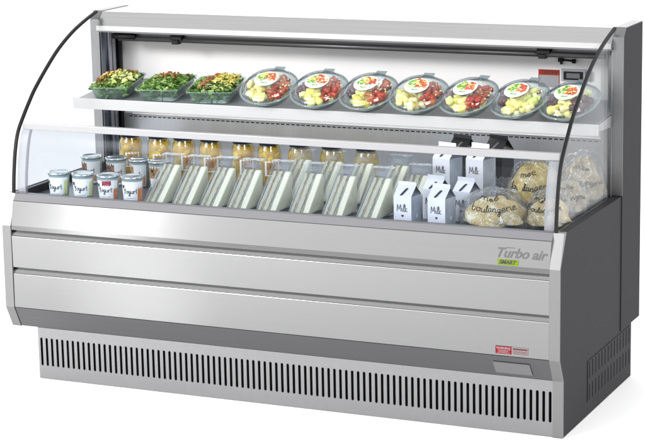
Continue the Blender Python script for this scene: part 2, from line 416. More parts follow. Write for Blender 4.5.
for i in range(nS):
    xc = xa+i*pitch
    slotcell(mb, xc, pitch, YB, z0, z1, hw, xc-pitch/2, xc+pitch/2, z0-.006, z1+.006)
xL, xR = xa-pitch/2, xb_+pitch/2
def quad(mb, x0, x1, z0_, z1_, y): mb.add([(x0, y, z0_), (x1, y, z0_), (x1, y, z1_), (x0, y, z1_)], [(0, 1, 2, 3)])
xR = min(xR, BX1)
quad(mb, BX0, BX1, z1+.006, .1665, YB); quad(mb, BX0, BX1, 0, z0-.006, YB); quad(mb, BX0, xL, z0-.006, z1+.006, YB)
mb.add([(BX0, YB, 0), (BX0, YB, .1665), (BX0, .70, .1665), (BX0, .70, 0)], [(0, 1, 2, 3)])
sub(mb, 'vent_grille', M_grille, grp)
sub(MB().box(BX0+.004, BX1, YB+.03, .70, .002, .166), 'base_core', M_void, grp)
# --- side vent: plate just proud of the right panel
mb = MB(); cols = 14; ya, yb2 = .276, .686; cp = (yb2-ya)/(cols-1)
XS = L+.0016
for row in ((.112, .163), (.046, .095)):
    for i in range(cols):
        yc = ya+i*cp
        slotcell(mb, yc, cp, XS, row[0], row[1], .0036, yc-cp/2, yc+cp/2, row[0]-.004, row[1]+.004, axis='x')
y0_, y1_ = ya-cp/2, yb2+cp/2
def quady(mb, y0, y1, z0_, z1_): mb.add([(XS, y0, z0_), (XS, y1, z0_), (XS, y1, z1_), (XS, y0, z1_)], [(0, 1, 2, 3)])
quady(mb, y0_, y1_, .099, .108)
e_ = .0016
for (a, b, c, d) in ((y0_, y1_, .167, .1672), (y0_, y1_, .0418, .042)):
    pass
sv = sub(mb, 'side_vent', M_side, epR)
sub(MB().box(L+.0002, L+.0006, y0_+.004, y1_-.004, .043, .166), 'vent_backing', M_void, epR)
# --- display plate on slope, logo, labels
def onslope(x, t):  # t 0 (top) .. 1 (bottom) along the slope
    return (x, -.0010+.0333*t, .2355-.0675*t)
nrm = Vector((0, -.0675, -.0333)).normalized()
a_, b_ = .30, .82
vs = []
for k in (.0008, .003):
    for (x, t) in ((1.628, a_), (1.738, a_), (1.742, b_), (1.632, b_)):
        vs.append(Vector(onslope(x, t))+nrm*k)
part(MB().add(vs, [(0, 1, 2, 3), (4, 5, 6, 7), (0, 1, 5, 4), (1, 2, 6, 5), (2, 3, 7, 6), (3, 0, 4, 7)]), 'control_cover', M_plate)
def lean(z):   # front y of the top panel at height z
    return .0015+(z-.4996)*(.0187-.0015)/(.5757-.4996) if z > .4996 else .0015*(z-.486)/.0136
tilt = Matrix.Rotation(-math.atan2(.0172, .0761), 4, 'X')
def ontop(mb, x, z, lift=.0008): return mb.xform(Matrix.Translation((x, lean(z)-lift, z)) @ tilt @ STAND)
lg = ontop(text_mb('Turbo air', .0385, bold=.0009, shear=.35, depth=.0005), 1.710, .5345)
lg2 = MB().box(-.042, -.018, .0145, .0172, -.0005, .0005); ontop(lg2, 1.710, .5345); lg.add(lg2.v, lg2.f)
part(lg, 'maker_logo', plain('logo_grey', (.12, .12, .122), .7, spec=.1))
gp = part(ontop(MB().box(-.031, .031, -.0085, .0085, -.0007, .0004), 1.6755, .5095), 'green_sticker', M_signgreen)
sub(ontop(text_mb('SMART', .0155, bold=.0004, shear=.2), 1.674, .5095, lift=.0017), 'sticker_lettering', M_ink, gp)
rs = part(MB().box(1.640, 1.737, -.0030, -.0018, .2435, .2655), 'warning_sticker', [M_signgrey])
sub(MB().box(1.640, 1.688, -.0038, -.0030, .2435, .2655), 'red_field', M_signred, rs)
sub(MB().box(1.692, 1.735, -.0036, -.0030, .2575, .2625).box(1.692, 1.735, -.0036, -.0030, .2525, .2538).box(1.692, 1.735, -.0036, -.0030, .2490, .2500).box(1.692, 1.735, -.0036, -.0030, .2455, .2464), 'printed_lines', M_signdk, rs)
tm = text_mb('WARNING', .0088, bold=.0001).xform(Matrix.Translation((1.664, -.0042, .2600)) @ STAND)
tm2 = MB().box(1.646, 1.683, -.0044, -.0038, .2535, .2545).box(1.650, 1.678, -.0044, -.0038, .2503, .2513).box(1.645, 1.684, -.0044, -.0038, .2465, .2476)
tm.add(tm2.v, tm2.f)
sub(tm, 'sticker_lettering', M_rail, rs)
# --- rear columns and roof
col = [(.593, .5965), (.593, 1.0796), (.6165, 1.1045), (.7945, 1.1045), (.7945, .1739), (.593, .1745)]
for x0, x1, lab in ((-.002, T, 'l'), (L-T, L+.003, 'r')):
    p = part(MB().prism(col, x0, x1), 'end_column', M_side2, bevel=.0012)
    tr = [(.5905, .598), (.5905, 1.0802), (.6155, 1.107), (.7945, 1.107), (.7945, 1.1048), (.6165, 1.1048), (.5932, 1.0798), (.5932, .598)]
    sub(MB().prism(tr, x0-.0002, x1+.0002), 'column_trim', M_trim, p)
part(MB().prism([(.6150, 1.1045), (.5765, 1.0617), (.5739, 1.0600), (.5739, 1.0454), (.5755, 1.0454), (.62, 1.062), (.62, 1.1045)], X0, X1), 'canopy_front', [M_roofst], bevel=0)
part(MB().box(X0, X1, .5722, .5736, 1.0454, 1.0612), 'canopy_fascia', M_white)
part(MB().box(X0, X1, .6205, .7940, 1.060, 1.1045), 'roof_panel', M_white)
part(MB().box(X0, X1, .578, .735, 1.040, 1.0450), 'canopy_underside', M_under)
# rolled curtain rod and its clamps
rod = part(MB().tube([(X0+.06, .618, 1.0165), (X1-.03, .618, 1.0165)], .0085, 16), 'curtain_rod', M_rod)
sub(MB().box(X0+.05, X1-.02, .628, .640, 1.020, 1.0385), 'rod_channel', M_inkgrey, rod)
sub(MB().tube([(X0+.04, .612, 1.024), (X0+.125, .612, 1.024)], .0095, 12), 'rod_end', M_black, rod)
for xx in (.31, 1.575):
    sub(MB().box(xx-.022, xx+.022, .604, .632, 1.018, 1.030).box(xx-.014, xx+.010, .602, .632, 1.004, 1.0175).box(xx-.020, xx+.024, .606, .632, 1.0305, 1.0395), 'rod_clamp', M_black, rod, bevel=.002)
# --- liner
part(MB().box(X0, X1, .735, .74, .745, 1.040), 'back_panel', M_backwhite)
mb = MB().box(X0, X1, .728, .7335, .572, .7445)
lb = part(mb, 'lower_back_panel', M_lowback)
mb = MB(); x = .055
while x < 1.765:
    mb.box(x, x+.0125, .7268, .7285, .7345, .7375); x += .0185
sub(mb, 'air_slots', M_void, lb)
sub(MB().box(.05, 1.77, .7268, .7285, .7405, .7415), 'seam_line', M_inkgrey, lb)
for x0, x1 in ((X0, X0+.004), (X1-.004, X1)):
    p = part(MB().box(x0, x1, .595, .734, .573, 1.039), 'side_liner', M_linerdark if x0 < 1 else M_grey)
sL = MB().box(X0+.0045, X0+.012, .632, .650, .573, 1.035).box(X0+.0045, X0+.007, .664, .682, .573, 1.035)  # strips standing for lighter bands mirrored in the left wall
part(sL, 'upright_strip', M_linermid, bevel=.001)
sL = MB().box(X0+.0045, X0+.011, .700, .716, .573, 1.035)  # black strip standing for the dark band mirrored in that wall
part(sL, 'upright_strip', M_black, bevel=.001)
part(MB().box(X1-.028, X1-.0045, .640, .660, .573, 1.035), 'upright_strip', M_trim, bevel=.001)
part(MB().box(X1-.075, X1-.045, .718, .727, .573, 1.035), 'upright_strip', M_white, bevel=.001)
# --- shelf (rises slightly to the back)
SY0, SY1, SZ = .425, .722, .8395; SA = math.atan(.10)
def shz(y): return SZ+(y-SY0)*.10
sh = part(MB().prism([(SY0, SZ-.001), (SY0, SZ-.0075), (SY1, shz(SY1)-.0075), (SY1, shz(SY1)-.001)], .033, L-.033), 'shelf', M_shelf)
sub(MB().box(.0215, L-.0215, .4205, .4245, .8070, .8420), 'price_rail', M_white, sh, bevel=.001)
for x in (.034, L-.040):
    sub(MB().prism([(.430, .8305), (.430, .815), (.70, .800), (.715, .850)], x, x+.005), 'shelf_bracket', M_white, sh)
# --- side glass with black edge
cv2 = [(.037, .597), (.044, .66), (.058, .73), (.078, .783), (.112, .826), (.155, .872), (.192, .907), (.27, .966), (.345, 1.015), (.43, 1.056), (.51, 1.084), (.590, 1.1065)]
cvs = [(p.x, p.y) for p in smoothcurve([(a, b, 0) for a, b in cv2], 5)]
for xc in (.024, L-.024):
    g = part(MB().prism([(y+.003, z-.001) for y, z in cvs]+[(.591, .5975), (.044, .5975)], xc-.0025, xc+.0025), 'side_glass', M_glass)
    vs = []; mb = MB()
    for (y, z), (yn, zn) in zip(cvs[:-1], cvs[1:]):
        d = Vector((0, yn-y, zn-z)).normalized(); nn = Vector((0, -d.z, d.y))
        vs.append(((y, z), nn))
    vs.append((cvs[-1], nn))
    P = []
    for (y, z), nn in vs:
        for sx, sn in ((-.0045, -.0035), (.0045, -.0035), (.0045, .004), (-.0045, .004)):
            P.append((xc+sx, y-nn.y*sn*-1, z+nn.z*sn))
    n = len(vs)
    fs = [(i*4+j, i*4+(j+1) % 4, (i+1)*4+(j+1) % 4, (i+1)*4+j) for i in range(n-1) for j in range(4)]+[(0, 1, 2, 3), (4*n-4, 4*n-3, 4*n-2, 4*n-1)]
    sub(MB().add(P, fs), 'edge_seal', M_black, g)
# --- front glass with rail and posts
def fy(z): 
    for (ya_, za_), (yb_, zb_) in zip(cvs[:-1], cvs[1:]):
        if za_ <= z <= zb_: return ya_+(yb_-ya_)*(z-za_)/(zb_-za_)
    return .04
zs = [.5965+(.7895-.5965)*i/40 for i in range(41)]
prof = [(fy(z)+.012, z) for z in zs]
g = part(MB().prism(prof+[(y+.005, z) for y, z in prof[::-1]], .0335, L-.0335), 'front_glass', M_fglass)
for x0, x1 in ((.0325, .062), (L-.062, L-.0325)):
    sub(MB().prism([(y-.004, z) for y, z in prof]+[(y-.0008, z) for y, z in prof[::-1]], x0, x1), 'glass_post', M_post, g)
    xe = x0+.001 if x0 > 1 else x1-.003
    sub(MB().prism([(y-.0045, z) for y, z in prof]+[(y+.012, z) for y, z in prof[::-1]], xe, xe+.002), 'glass_post', M_post, g)
sub(MB().box(.0325, L-.0325, .0935, .1130, .7900, .8112), 'top_rail', M_rail, g, bevel=.002)
# --- things fixed on the back wall
YW = .7345
p = part(MB().box(1.519, 1.587, YW-.001, YW, .898, .953), 'warning_card', M_rail)
sub(MB().box(1.519, 1.587, YW-.0018, YW-.001, .936, .953), 'red_header', M_signorange, p)
sub(text_mb('CAUTION', .0125, bold=.0003).xform(Matrix.Translation((1.557, YW-.0022, .9445)) @ STAND), 'card_lettering', M_ink, p)
mb = MB()
for i in range(7):
    z = .931-i*.0048; mb.box(1.524, 1.582-(i*7 % 4)*.006, YW-.0016, YW-.001, z-.0010, z+.0006)
sub(mb, 'printed_lines', M_hairline, p)
for xb0 in (1.519, 1.5855): sub(MB().box(xb0, xb0+.0015, YW-.0018, YW-.001, .898, .936), 'red_border', M_signorange, p)
p = part(MB().box(1.594, 1.690, YW-.005, YW, .920, .958), 'thermometer', M_hairline, bevel=.001)
sub(MB().box(1.602, 1.664, YW-.0090, YW-.0052, .9245, .9505), 'bezel', M_black, p, bevel=.003)
sub(MB().box(1.612, 1.655, YW-.0098, YW-.0091, .9300, .9455), 'readout', M_plate, p)
sub(MB().box(1.672, 1.692, YW-.0105, YW-.0052, .9245, .953), 'button', M_plate, p, bevel=.003)
p = part(MB().tube([(1.592, YW-.01, .9865), (1.640, YW-.01, .9835)], .0030, 8), 'latch', M_black)
sub(MB().tube([(1.632, YW-.012, .984), (1.642, YW-.012, .9835)], .0072, 10), 'latch_knob', M_black, p)
sub(MB().box(1.586, 1.600, YW-.014, YW, .980, .992).box(1.592, 1.598, YW-.012, YW-.004, .972, .9802), 'latch_block', M_black, p)

# ================================================================== FOOD
ZD = .5725
def rnd(a, b): return random.uniform(a, b)
# ---------- yogurt cups
def cup_wrap(mb, R0, slope, z0):
    """wrap a flat xy mesh (facing -y) on the cup: x -> angle, y -> height"""
    vs = []
    for v in mb.v:
        r = R0+slope*(v.y)+.0007+v.z; a = v.x/R0-math.pi/2
        vs.append(Vector((r*math.cos(a), r*math.sin(a), z0+v.y)))
    mb.v = vs; return mb
def patch(a0, a1, zz0, zz1, r, k=14, rag=0):
    mb = MB(); P = []
    for i in range(k+1):
        a = a0+(a1-a0)*i/k-math.pi/2
        for z, w in ((zz0, 0), (zz1, 1)):
            z_ = z+(rag*math.sin(i*2.1)+rag*.7*math.sin(i*3.7) if (w == 1 and rag > 0) or (w == 0 and rag < 0) else 0)
            rr = r(z_)
            P.append((rr*math.cos(a), rr*math.sin(a), z_))
    mb.add(P, [(2*i, 2*i+2, 2*i+3, 2*i+1) for i in range(k)], 0, True); return mb
def make_cup(label, art, artlabel_mats, loc, rot):
    t = thing('yogurt_cup', label, 'yogurt cup', loc, (0, 0, R(rot)), 'yogurt cups at the left end of the case')
    H = .086; rb, rt = .0275, .0335
    rr = lambda z: rb+(rt-rb)*z/H
    MB().lathe([(0, .0006), (rb-.003, 0), (rb, .003), (rr(.04), .04), (rt, H)], 36).build('cup', M_cup, t, solid=.0006)
    MB().lathe([(0, .004), (rb-.0025, .004), (rt-.0025, .074), (0, .075)], 28).build('yogurt', M_yog, t)
    l = MB().lathe([(rt-.002, H-.002), (rt+.0022, H-.002), (rt+.0028, H+.0015), (rt+.001, H+.0055), (rt-.003, H+.0055), (rt-.0045, H+.0035), (0, H+.0035)], 36).build('lid', M_foil, t)
    lp = patch(-1.35, 1.35, .006, .076, lambda z: rr(z)+.0009, 20).build('paper_label', M_paper, t)
    script_mb('Yogurt', .0080, .00095, lambda p, q: ((rr(.04+q)+.0014)*math.sin(p/.031), -(rr(.04+q)+.0014)*math.cos(p/.031), .040+q)).build('label_lettering', M_ink, lp)
    for (m, a0, a1, za, zb, rag) in art:
        patch(a0, a1, za, zb, lambda z: rr(z)+.0012, 12, rag).build('label_picture', m, lp)
    patch(-.95, -.62, .056, .066, lambda z: rr(z)+.0013, 6).build('label_emblem', M_ink, lp)
    patch(-.5, .5, .024, .0255, lambda z: rr(z)+.0013, 6).build('label_line', M_hairline, lp)
    return t
cupart = {
 'g': [(M_lgreen, .65, 1.3, .007, .022, .003), (M_cream, -.9, -.1, .008, .016, .002), (M_palegreen, .9, 1.34, .024, .066, .003)],
 'b': [(M_berry, -.3, .6, .060, .075, -.003), (M_orange, .85, 1.35, .008, .050, .003)],
 'o': [(M_orange, .75, 1.35, .008, .056, .004)],
 'n': [(M_nut, -1.3, -.1, .040, .072, .005), (M_tag, .2, .9, .010, .030, .004)],
 't': [(M_tag, -1.3, 0, .036, .072, .005), (M_orange, .6, 1.25, .008, .040, .004)],
}
cl = [
 ('white yogurt cup with green specks, in the front left corner of the case', 'g', (.157, .094), 6),
 ('white yogurt cup standing second in the front row, right of the corner cup', 'g', (.242, .097), 14),
 ('white yogurt cup with a dark berry printed at the top of its label', 'b', (.331, .100), 10),
 ('white yogurt cup with orange fruit print, next to the first sandwich pack', 'o', (.415, .104), 14),
 ('yogurt cup with brown nut print, leftmost of the rear row', 'n', (.112, .372), 5),
 ('yogurt cup with nut print, second from the left in the rear row', 'n', (.205, .370), 22),
 ('yogurt cup with tan fruit print, third in the rear row of cups', 't', (.293, .366), -8),
 ('yogurt cup mostly hidden by the first sandwich pack, at the end of the rear row', 't', (.368, .360), 30),
]
for lab, k, (x, y), rot in cl: make_cup(lab, cupart[k], None, (x, y, ZD), rot)

# ---------- jars of yellow fruit
def make_jar(label, loc, rot):
    t = thing('fruit_jar', label, 'jar', loc, (0, 0, R(rot)), 'jars of yellow fruit behind the sandwiches')
    r = .0385; H = .158
    gprof = [(0, .001), (r-.004, 0), (r, .005), (r, .112), (r-.003, .125), (r-.008, .134), (r-.008, .144)]
    MB().lathe(gprof, 36).build('jar_glass', M_jarglass, t, solid=.0012)
    MB().lathe([(0, H), (r-.008, H), (r-.005, H-.002), (r-.005, .137), (r-.009, .137)], 36).build('jar_lid', M_jarlid, t)
    mb = MB(); rg = random.Random(int(loc[0]*1000))
    MB().lathe([(0, .004), (r-.009, .004), (r-.007, .03), (r-.007, .112), (r-.014, .128), (0, .129)], 20).build('juice', M_peach, t)
    for i in range(44):
        a = rg.uniform(0, 6.28); z = rg.uniform(.012, .122); rad = r-.009 if z < .108 else r-.014
        s = rg.uniform(.009, .017)
        bm = bmesh.new(); bmesh.ops.create_icosphere(bm, subdivisions=2, radius=s)
        m = Matrix.Translation((rad*math.cos(a), rad*math.sin(a), z)) @ Matrix.Rotation(a, 4, 'Z') @ Matrix.Rotation(rg.uniform(0, 3), 4, 'X') @ Matrix.Diagonal((.55, rg.uniform(.9, 1.6), rg.uniform(.7, 1.1), 1))
        mb.add([m @ v.co for v in bm.verts], [tuple(v.index for v in f.verts) for f in bm.faces], 0, True); bm.free()
    mb.build('fruit_pieces', M_peach, t)
    lb = patch(.0, 1.25, .040, .088, lambda z: r+.0011, 14, .002).build('jar_label', M_paper, t)
    patch(.15, 1.1, .044, .084, lambda z: r+.0017, 10, .002).build('label_picture', M_tag, lb)
    patch(.40, .80, .056, .076, lambda z: r+.0022, 8, .002).build('label_fruit', M_nut, lb)
    return t
jl = ['leftmost jar of yellow fruit behind the yogurt cups', 'second jar of yellow fruit from the left, behind the cups', 'jar of yellow fruit right above the first sandwich pack',
      'fourth jar of yellow fruit from the left, above the second sandwich pack', 'fifth jar of yellow fruit from the left, standing in the third sandwich gap', 'sixth jar of yellow fruit, last one with its lid in full view',
      'seventh jar of yellow fruit, a sliver beside the fifth sandwich pack', 'eighth jar of yellow fruit, a sliver beside the sixth sandwich pack', 'ninth and last jar of yellow fruit, farthest right in the row']
jx = [.183, .290, .382, .480, .598, .692, .800, .912, 1.030]
for i, x in enumerate(jx): make_jar(jl[i], (x, .505, ZD), rnd(-10, 25))

# ---------- sandwich wedge packs
def wedge(mb, w, y0, d, h, z0, top=.012, mi=0):
    p = [(y0, z0), (y0, z0+.008), (y0+d-top, z0+h), (y0+d, z0+h), (y0+d, z0)]
    return mb.prism(p, -w/2, w/2, mi)
t = thing('sandwich_pack', '', 'sandwich', (0, 0, 0), (0, 0, 0), 'clear sandwich packs in a row')
W = .066
wedge(MB(), W, 0, .15, .138, 0).build('plastic_shell', M_pack, t, bevel=.002)
wedge(MB(), .020, .012, .124, .104, .004, .010).xform(Matrix.Translation((.0205, 0, 0))).build('bread_slice', M_bread, t, bevel=.003)
wedge(MB(), .040, .012, .124, .104, .004, .004).xform(Matrix.Translation((-.0105, 0, 0))).build('filled_bread', M_layers, t, bevel=.002)
MB().box(-W/2-.003, W/2+.003, .128, .158, .1385, .1400).build('lid_flap', M_pack, t, bevel=.0006)
# small printed label near the top of the slope
sl = Vector((0, .15-.012, .130)).normalized(); nr = Vector((0, -sl.z, sl.y))
def onsl(x, u, k): return Vector((x, 0, .008))+sl*u+nr*k
mbx = MB()
P = [onsl(x, u, .0012) for u in (.158, .176) for x in (-.020, .020)]
mbx.add(P, [(0, 1, 3, 2)]); pl = mbx.build('top_label', M_pack, t)
mbx = MB()
for k in range(3):
    u = .160+k*.0052
    q = [onsl(x, uu, .0019) for uu in (u, u+.0022) for x in (-.017+.003*(k % 2), .016-.004*(k % 3))]
    mbx.add(q, [(0, 1, 3, 2)])
mbx.build('printed_lines', M_hairline, pl)
# whitish tubes painting reflected streaks down the slope of the shell
mbx = MB()
for xx in (-.029, -.012, .006, .0165):
    mbx.tube([onsl(xx, .01, .001), onsl(xx*.9, .09, .0016), onsl(xx*.85, .130, .001)], .0009, 5)
mbx.build('shell_streaks', M_streak, t)
sx = [.517, .615, .707, .804, .902, 1.012, 1.122, 1.232]
sl_ = ['sandwich wedge pack standing beside the yogurt cups, leftmost of the row', 'second sandwich wedge pack from the left', 'third sandwich wedge pack from the left', 'fourth sandwich wedge pack from the left',
       'fifth sandwich wedge pack, right of the sixth jar', 'sixth sandwich wedge pack from the left', 'seventh sandwich wedge pack, left of the last one in the front row', 'sandwich wedge pack directly left of the milk cartons']
for i, x in enumerate(sx):
    loc = (x-W/2, .098+rnd(-.003, .003), ZD+.0003); rot = (0, 0, R(rnd(-2, 2)))
    if i == 0: t.location = loc; t.rotation_euler = rot; t['label'] = sl_[0]
    else: dup(t, loc, rot, sl_[i])
dup(t, (1.290, .175, ZD+.0003), (0, 0, 0), 'sandwich wedge pack half hidden behind the front left milk carton')
for i, x in enumerate((.838, .948, 1.058, 1.168)):
    dup(t, (x, .302, ZD+.0003), (0, 0, R(rnd(-3, 3))), ['rear row sandwich pack in front of the seventh jar', 'rear row sandwich pack in front of the eighth jar', 'rear row sandwich pack in front of the ninth jar', 'last rear row sandwich pack, left of the milk cartons'][i])

# ---------- milk cartons
def make_carton(name, label, cat, w, H, mfront, mside, mfold, group, txt=True):
    t = thing(name, label, cat, (0, 0, 0), (0, 0, 0), group)
    h = H*.70 if H < .15 else H-.045; g = H-.010; a = w/2
    # body: front/back white, sides grey
    v = [(-a, -a, 0), (a, -a, 0), (a, a, 0), (-a, a, 0), (-a, -a, h), (a, -a, h), (a, a, h), (-a, a, h), (-a, 0, g), (a, 0, g), (-a*.32, 0, g-.003), (a*.32, 0, g-.003)]
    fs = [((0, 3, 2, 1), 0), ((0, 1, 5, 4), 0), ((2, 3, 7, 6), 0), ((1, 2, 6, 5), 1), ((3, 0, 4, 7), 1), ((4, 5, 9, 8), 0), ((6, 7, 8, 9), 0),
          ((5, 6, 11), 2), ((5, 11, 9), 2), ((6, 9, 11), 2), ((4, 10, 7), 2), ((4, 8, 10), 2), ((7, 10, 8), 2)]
    mb = MB()
    for f, mi in fs: mb.add(v, [f], mi)
    bmx = mb.build('carton_body', [mfront, mside, mfold], t)
    MB().box(-a, a, -.0012, .0012, g-.001, H).build('top_seam', mfront, t)
    # cap slit mark on the front gable slope
    s = Vector((0, a, g-h)); s.normalize(); nn = Vector((0, -s.z, s.y))
    P = []
    for i in range(12):
        th = 2*math.pi*i/12; cx_ = math.cos(th)*.0048; cy_ = math.sin(th)*.0048+(.0095 if math.sin(th) > 0 else -.0095)
        P.append(Vector((cx_+cy_*.45, -a, h))+s*((g-h)*.55+cy_)+nn*.0007+Vector((0, 0, 0)))
    MB().add(P, [tuple(range(12))]).build('cap_mark', M_ink if mfront is M_carton else M_plate, t)
    if txt:
        zt = h*.50 if H < .15 else h*.72
        hx = .0105
        script_mb('Milk', hx, .00105, lambda p, q: (p, -a-.0006, zt+q)).build('carton_lettering', M_inkgrey, t)
        if H < .15:
            hp = []
            for i in range(16):
                th = 2*math.pi*i/16; X = 16*math.sin(th)**3; Y = 13*math.cos(th)-5*math.cos(2*th)-2*math.cos(3*th)-math.cos(4*th)
                hp.append((X*.00028, -a-.0005, zt-.013+Y*.00028))
            MB().add(hp, [tuple(range(16))]).build('heart_mark', M_ink, t)
            MB().box(-.010, .010, -a-.0006, -a-.0001, .012, .0128).box(-.013, .013, -a-.0006, -a-.0001, .008, .0088).build('small_print', M_hairline, t)
        # white splash on the side
        P = []
        for i in range(14):
            th = 2*math.pi*i/14; q = .0065*(1+.3*math.sin(th*5))
            P.append((a+.0006, .002+q*math.cos(th), h*.33+q*math.sin(th)))
        MB().add(P, [tuple(range(14))]).build('side_print', M_carton, t)
    return t
GM = 'small milk cartons in front'; GT = 'tall milk cartons behind'; GB = 'black gable-top cartons at the back'
sm = make_carton('milk_carton', 'small white milk carton in front, beside the last sandwich pack', 'milk carton', .059, .128, M_carton, M_cartonside, M_cartonfold, GM)
sm.location = (1.330, .107, ZD+.0003); sm.rotation_euler = (0, 0, R(-8))
dup(sm, (1.436, .108, ZD+.0003), (0, 0, R(-10)), 'small white milk carton in front, beside the bagged floury loaf')
dup(sm, (1.374, .225, ZD+.0003), (0, 0, R(-12)), 'small white milk carton behind and between the two front ones')
dup(sm, (1.470, .222, ZD+.0003), (0, 0, R(-12)), 'small white milk carton in the second row, next to the bagged loaf')
tl = make_carton('milk_carton', 'tall white milk carton behind the small ones, the left of two', 'milk carton', .064, .2, M_carton, M_cartonside, M_cartonfold, GT)
tl.location = (1.352, .375, ZD+.0003); tl.rotation_euler = (0, 0, R(-16))
dup(tl, (1.452, .392, ZD+.0003), (0, 0, R(-16)), 'tall white milk carton behind the small ones, nearer the bread')
bl = make_carton('black_carton', 'black gable-top carton behind the left tall milk carton', 'carton', .066, .2, M_cartonblack, M_cartonblackside, M_cartonblack, GB, False)
bl.location = (1.346, .520, ZD+.0003); bl.rotation_euler = (0, 0, R(-14))
dup(bl, (1.455, .545, ZD+.0003), (0, 0, R(-14)), 'black gable-top carton behind the right tall milk carton, near the bread')

# ---------- bagged bread
def bumpy(a, b, c, seed, rough, flatbase=True, lv=5, ridges=0):
    rg = random.Random(seed); ph = [(rg.uniform(2, 7), rg.uniform(2, 7), rg.uniform(2, 7), rg.uniform(0, 6)) for _ in range(7)]
    bm = bmesh.new(); bmesh.ops.create_icosphere(bm, subdivisions=lv, radius=1)
    vs = []
    for v in bm.verts:
        p = v.co
        k = 1+rough*sum(math.sin(p.x*q[0]+q[3])*math.sin(p.y*q[1]+q[3]*2)*math.sin(p.z*q[2]+q[0]) for q in ph)
        if ridges: k += ridges*abs(math.sin(2.2*math.atan2(p.y, p.x)+2.2*p.z+seed))-ridges*.5
        z = p.z*k
        if flatbase and z < 0: z *= .28
        vs.append(Vector((p.x*k*a, p.y*k*b, z*c)))
    zm = min(v.z for v in vs)
    fs = [tuple(v.index for v in f.verts) for f in bm.faces]; bm.free()
    return MB().add([v-Vector((0, 0, zm)) for v in vs], fs, 0, True)
def make_bread(label, loc, rot, size, loafmat, bag, seed, text_h, el, laz=0.0):
    t = thing('bagged_bread', label, 'bagged bread', loc, (0, 0, R(rot)), 'loaves of bread in clear bags')
    a, b, c = size
    bumpy(a, b, c*.8, seed, .045, ridges=.17).xform(Matrix.Translation((0, 0, .003))).build('loaf', loafmat, t)
    A, B, Cc = bag
    rg = random.Random(seed); ph = [rg.uniform(0, 6) for _ in range(6)]
    def surf(az, e):   # az from -y, e elevation
        x = math.sin(az)*math.cos(e); y = -math.cos(az)*math.cos(e); z = math.sin(e)
        k = 1+.035*math.sin(5*az+ph[0]+3*e)+.028*math.sin(9*az+ph[1]-5*e)+.02*math.sin(13*az+ph[2]+7*e)
        sq = (abs(x)**2.6+abs(y)**2.6+abs(z)**2.6)**(-1/2.6)
        return Vector((x*sq*A*k, y*sq*B*k, max(0, z*sq*Cc*k)))
    mb = MB(); na, ne = 72, 20; P = []
    for j in range(ne+1):
        e = R(0+90*j/ne)
        for i in range(na): P.append(surf(2*math.pi*i/na, e))
    fs = [(j*na+i, j*na+(i+1) % na, (j+1)*na+(i+1) % na, (j+1)*na+i) for j in range(ne) for i in range(na)]
    fl = mb.add(P, fs, 0, True).build('clear_bag', M_film, t)
    # crimped tail of the bag at the back
    mb = MB(); P = []
    for i in range(9):
        for j in range(5):
            P.append((-.03+.0075*i, B*.75+.012*j*(1+.2*math.sin(i*2)), Cc*.75+.010*j+.005*math.sin(i*2.4)))
    mb.add(P, [(i*5+j, (i+1)*5+j, (i+1)*5+j+1, i*5+j+1) for i in range(8) for j in range(4)], 0, True)
    mb.build('bag_tail', M_film, t)
    for k, (s, dx) in enumerate((('mee', -.012), ('boulangerie', 0))):
        eo = el[k]
        def place(x, y, eo=eo, dx=dx):
            e_ = R(eo)+y/Cc*.8; p = surf((x+dx)/(A*math.cos(R(eo)))+laz, e_); return p*1.012
        script_mb(s, text_h*(1.3 if k == 0 else 1.08), .00125, place).build('bag_lettering', M_ink, fl)
    return t
zb = ZD+.001
make_bread('floury loaf in a clear printed bag, right of the milk cartons at the front', (1.578, .165, zb), 8, (.088, .085, .074), M_loaf, (.098, .100, .108), 3, .0115, (50, 31), .2)
make_bread('floury loaf in a clear bag at the front right corner, behind the glass post', (1.725, .215, zb), 0, (.060, .072, .070), M_loaf, (.066, .085, .105), 11, .0088, (48, 30), .2)
make_bread('golden yellow loaf in a clear bag, behind the floury loaf at the front', (1.597, .470, zb), 0, (.078, .075, .125), M_loafy, (.086, .084, .140), 5, .0112, (43, 25), .2)
make_bread('pale grey loaf in a crinkled bag, middle of the right end', (1.727, .385, zb), 10, (.056, .060, .095), M_loafg, (.064, .072, .112), 17, .0088, (46, 28), .4)
make_bread('pale loaf in a tall clear bag, in the rear right corner of the case', (1.719, .560, zb), 6, (.062, .068, .130), M_loafg, (.072, .078, .155), 23, .0100, (42, 24), .4)

# ---------- salad trays on the shelf
def rrect(w, d, r, k=4):
    pts = []
    for cx_, cy_, a0 in ((w/2-r, d/2-r, 0), (-w/2+r, d/2-r, 90), (-w/2+r, -d/2+r, 180), (w/2-r, -d/2+r, 270)):
        for i in range(k+1):
            a = R(a0+90*i/k); pts.append((cx_+r*math.cos(a), cy_+r*math.sin(a)))
    return pts
def tray_mb(w, d, h):
    mb = MB(); lv = [(.70, .78, .0, .01), (.76, .83, .003, .014), (.90, .93, h-.006, .018), (.93, .95, h-.002, .02), (1.0, 1.0, h, .022), (1.01, 1.008, h-.004, .022)]
    rings = [[(x, y, z) for x, y in rrect(w*sx_, d*sy_, r)] for sx_, sy_, z, r in lv]
    n = len(rings[0]); P = [p for r_ in rings for p in r_]
    fs = [(i*n+j, i*n+(j+1) % n, (i+1)*n+(j+1) % n, (i+1)*n+j) for i in range(len(lv)-1) for j in range(n)]
    fs.append(tuple(range(n)))
    return mb.add(P, fs, 0, True)
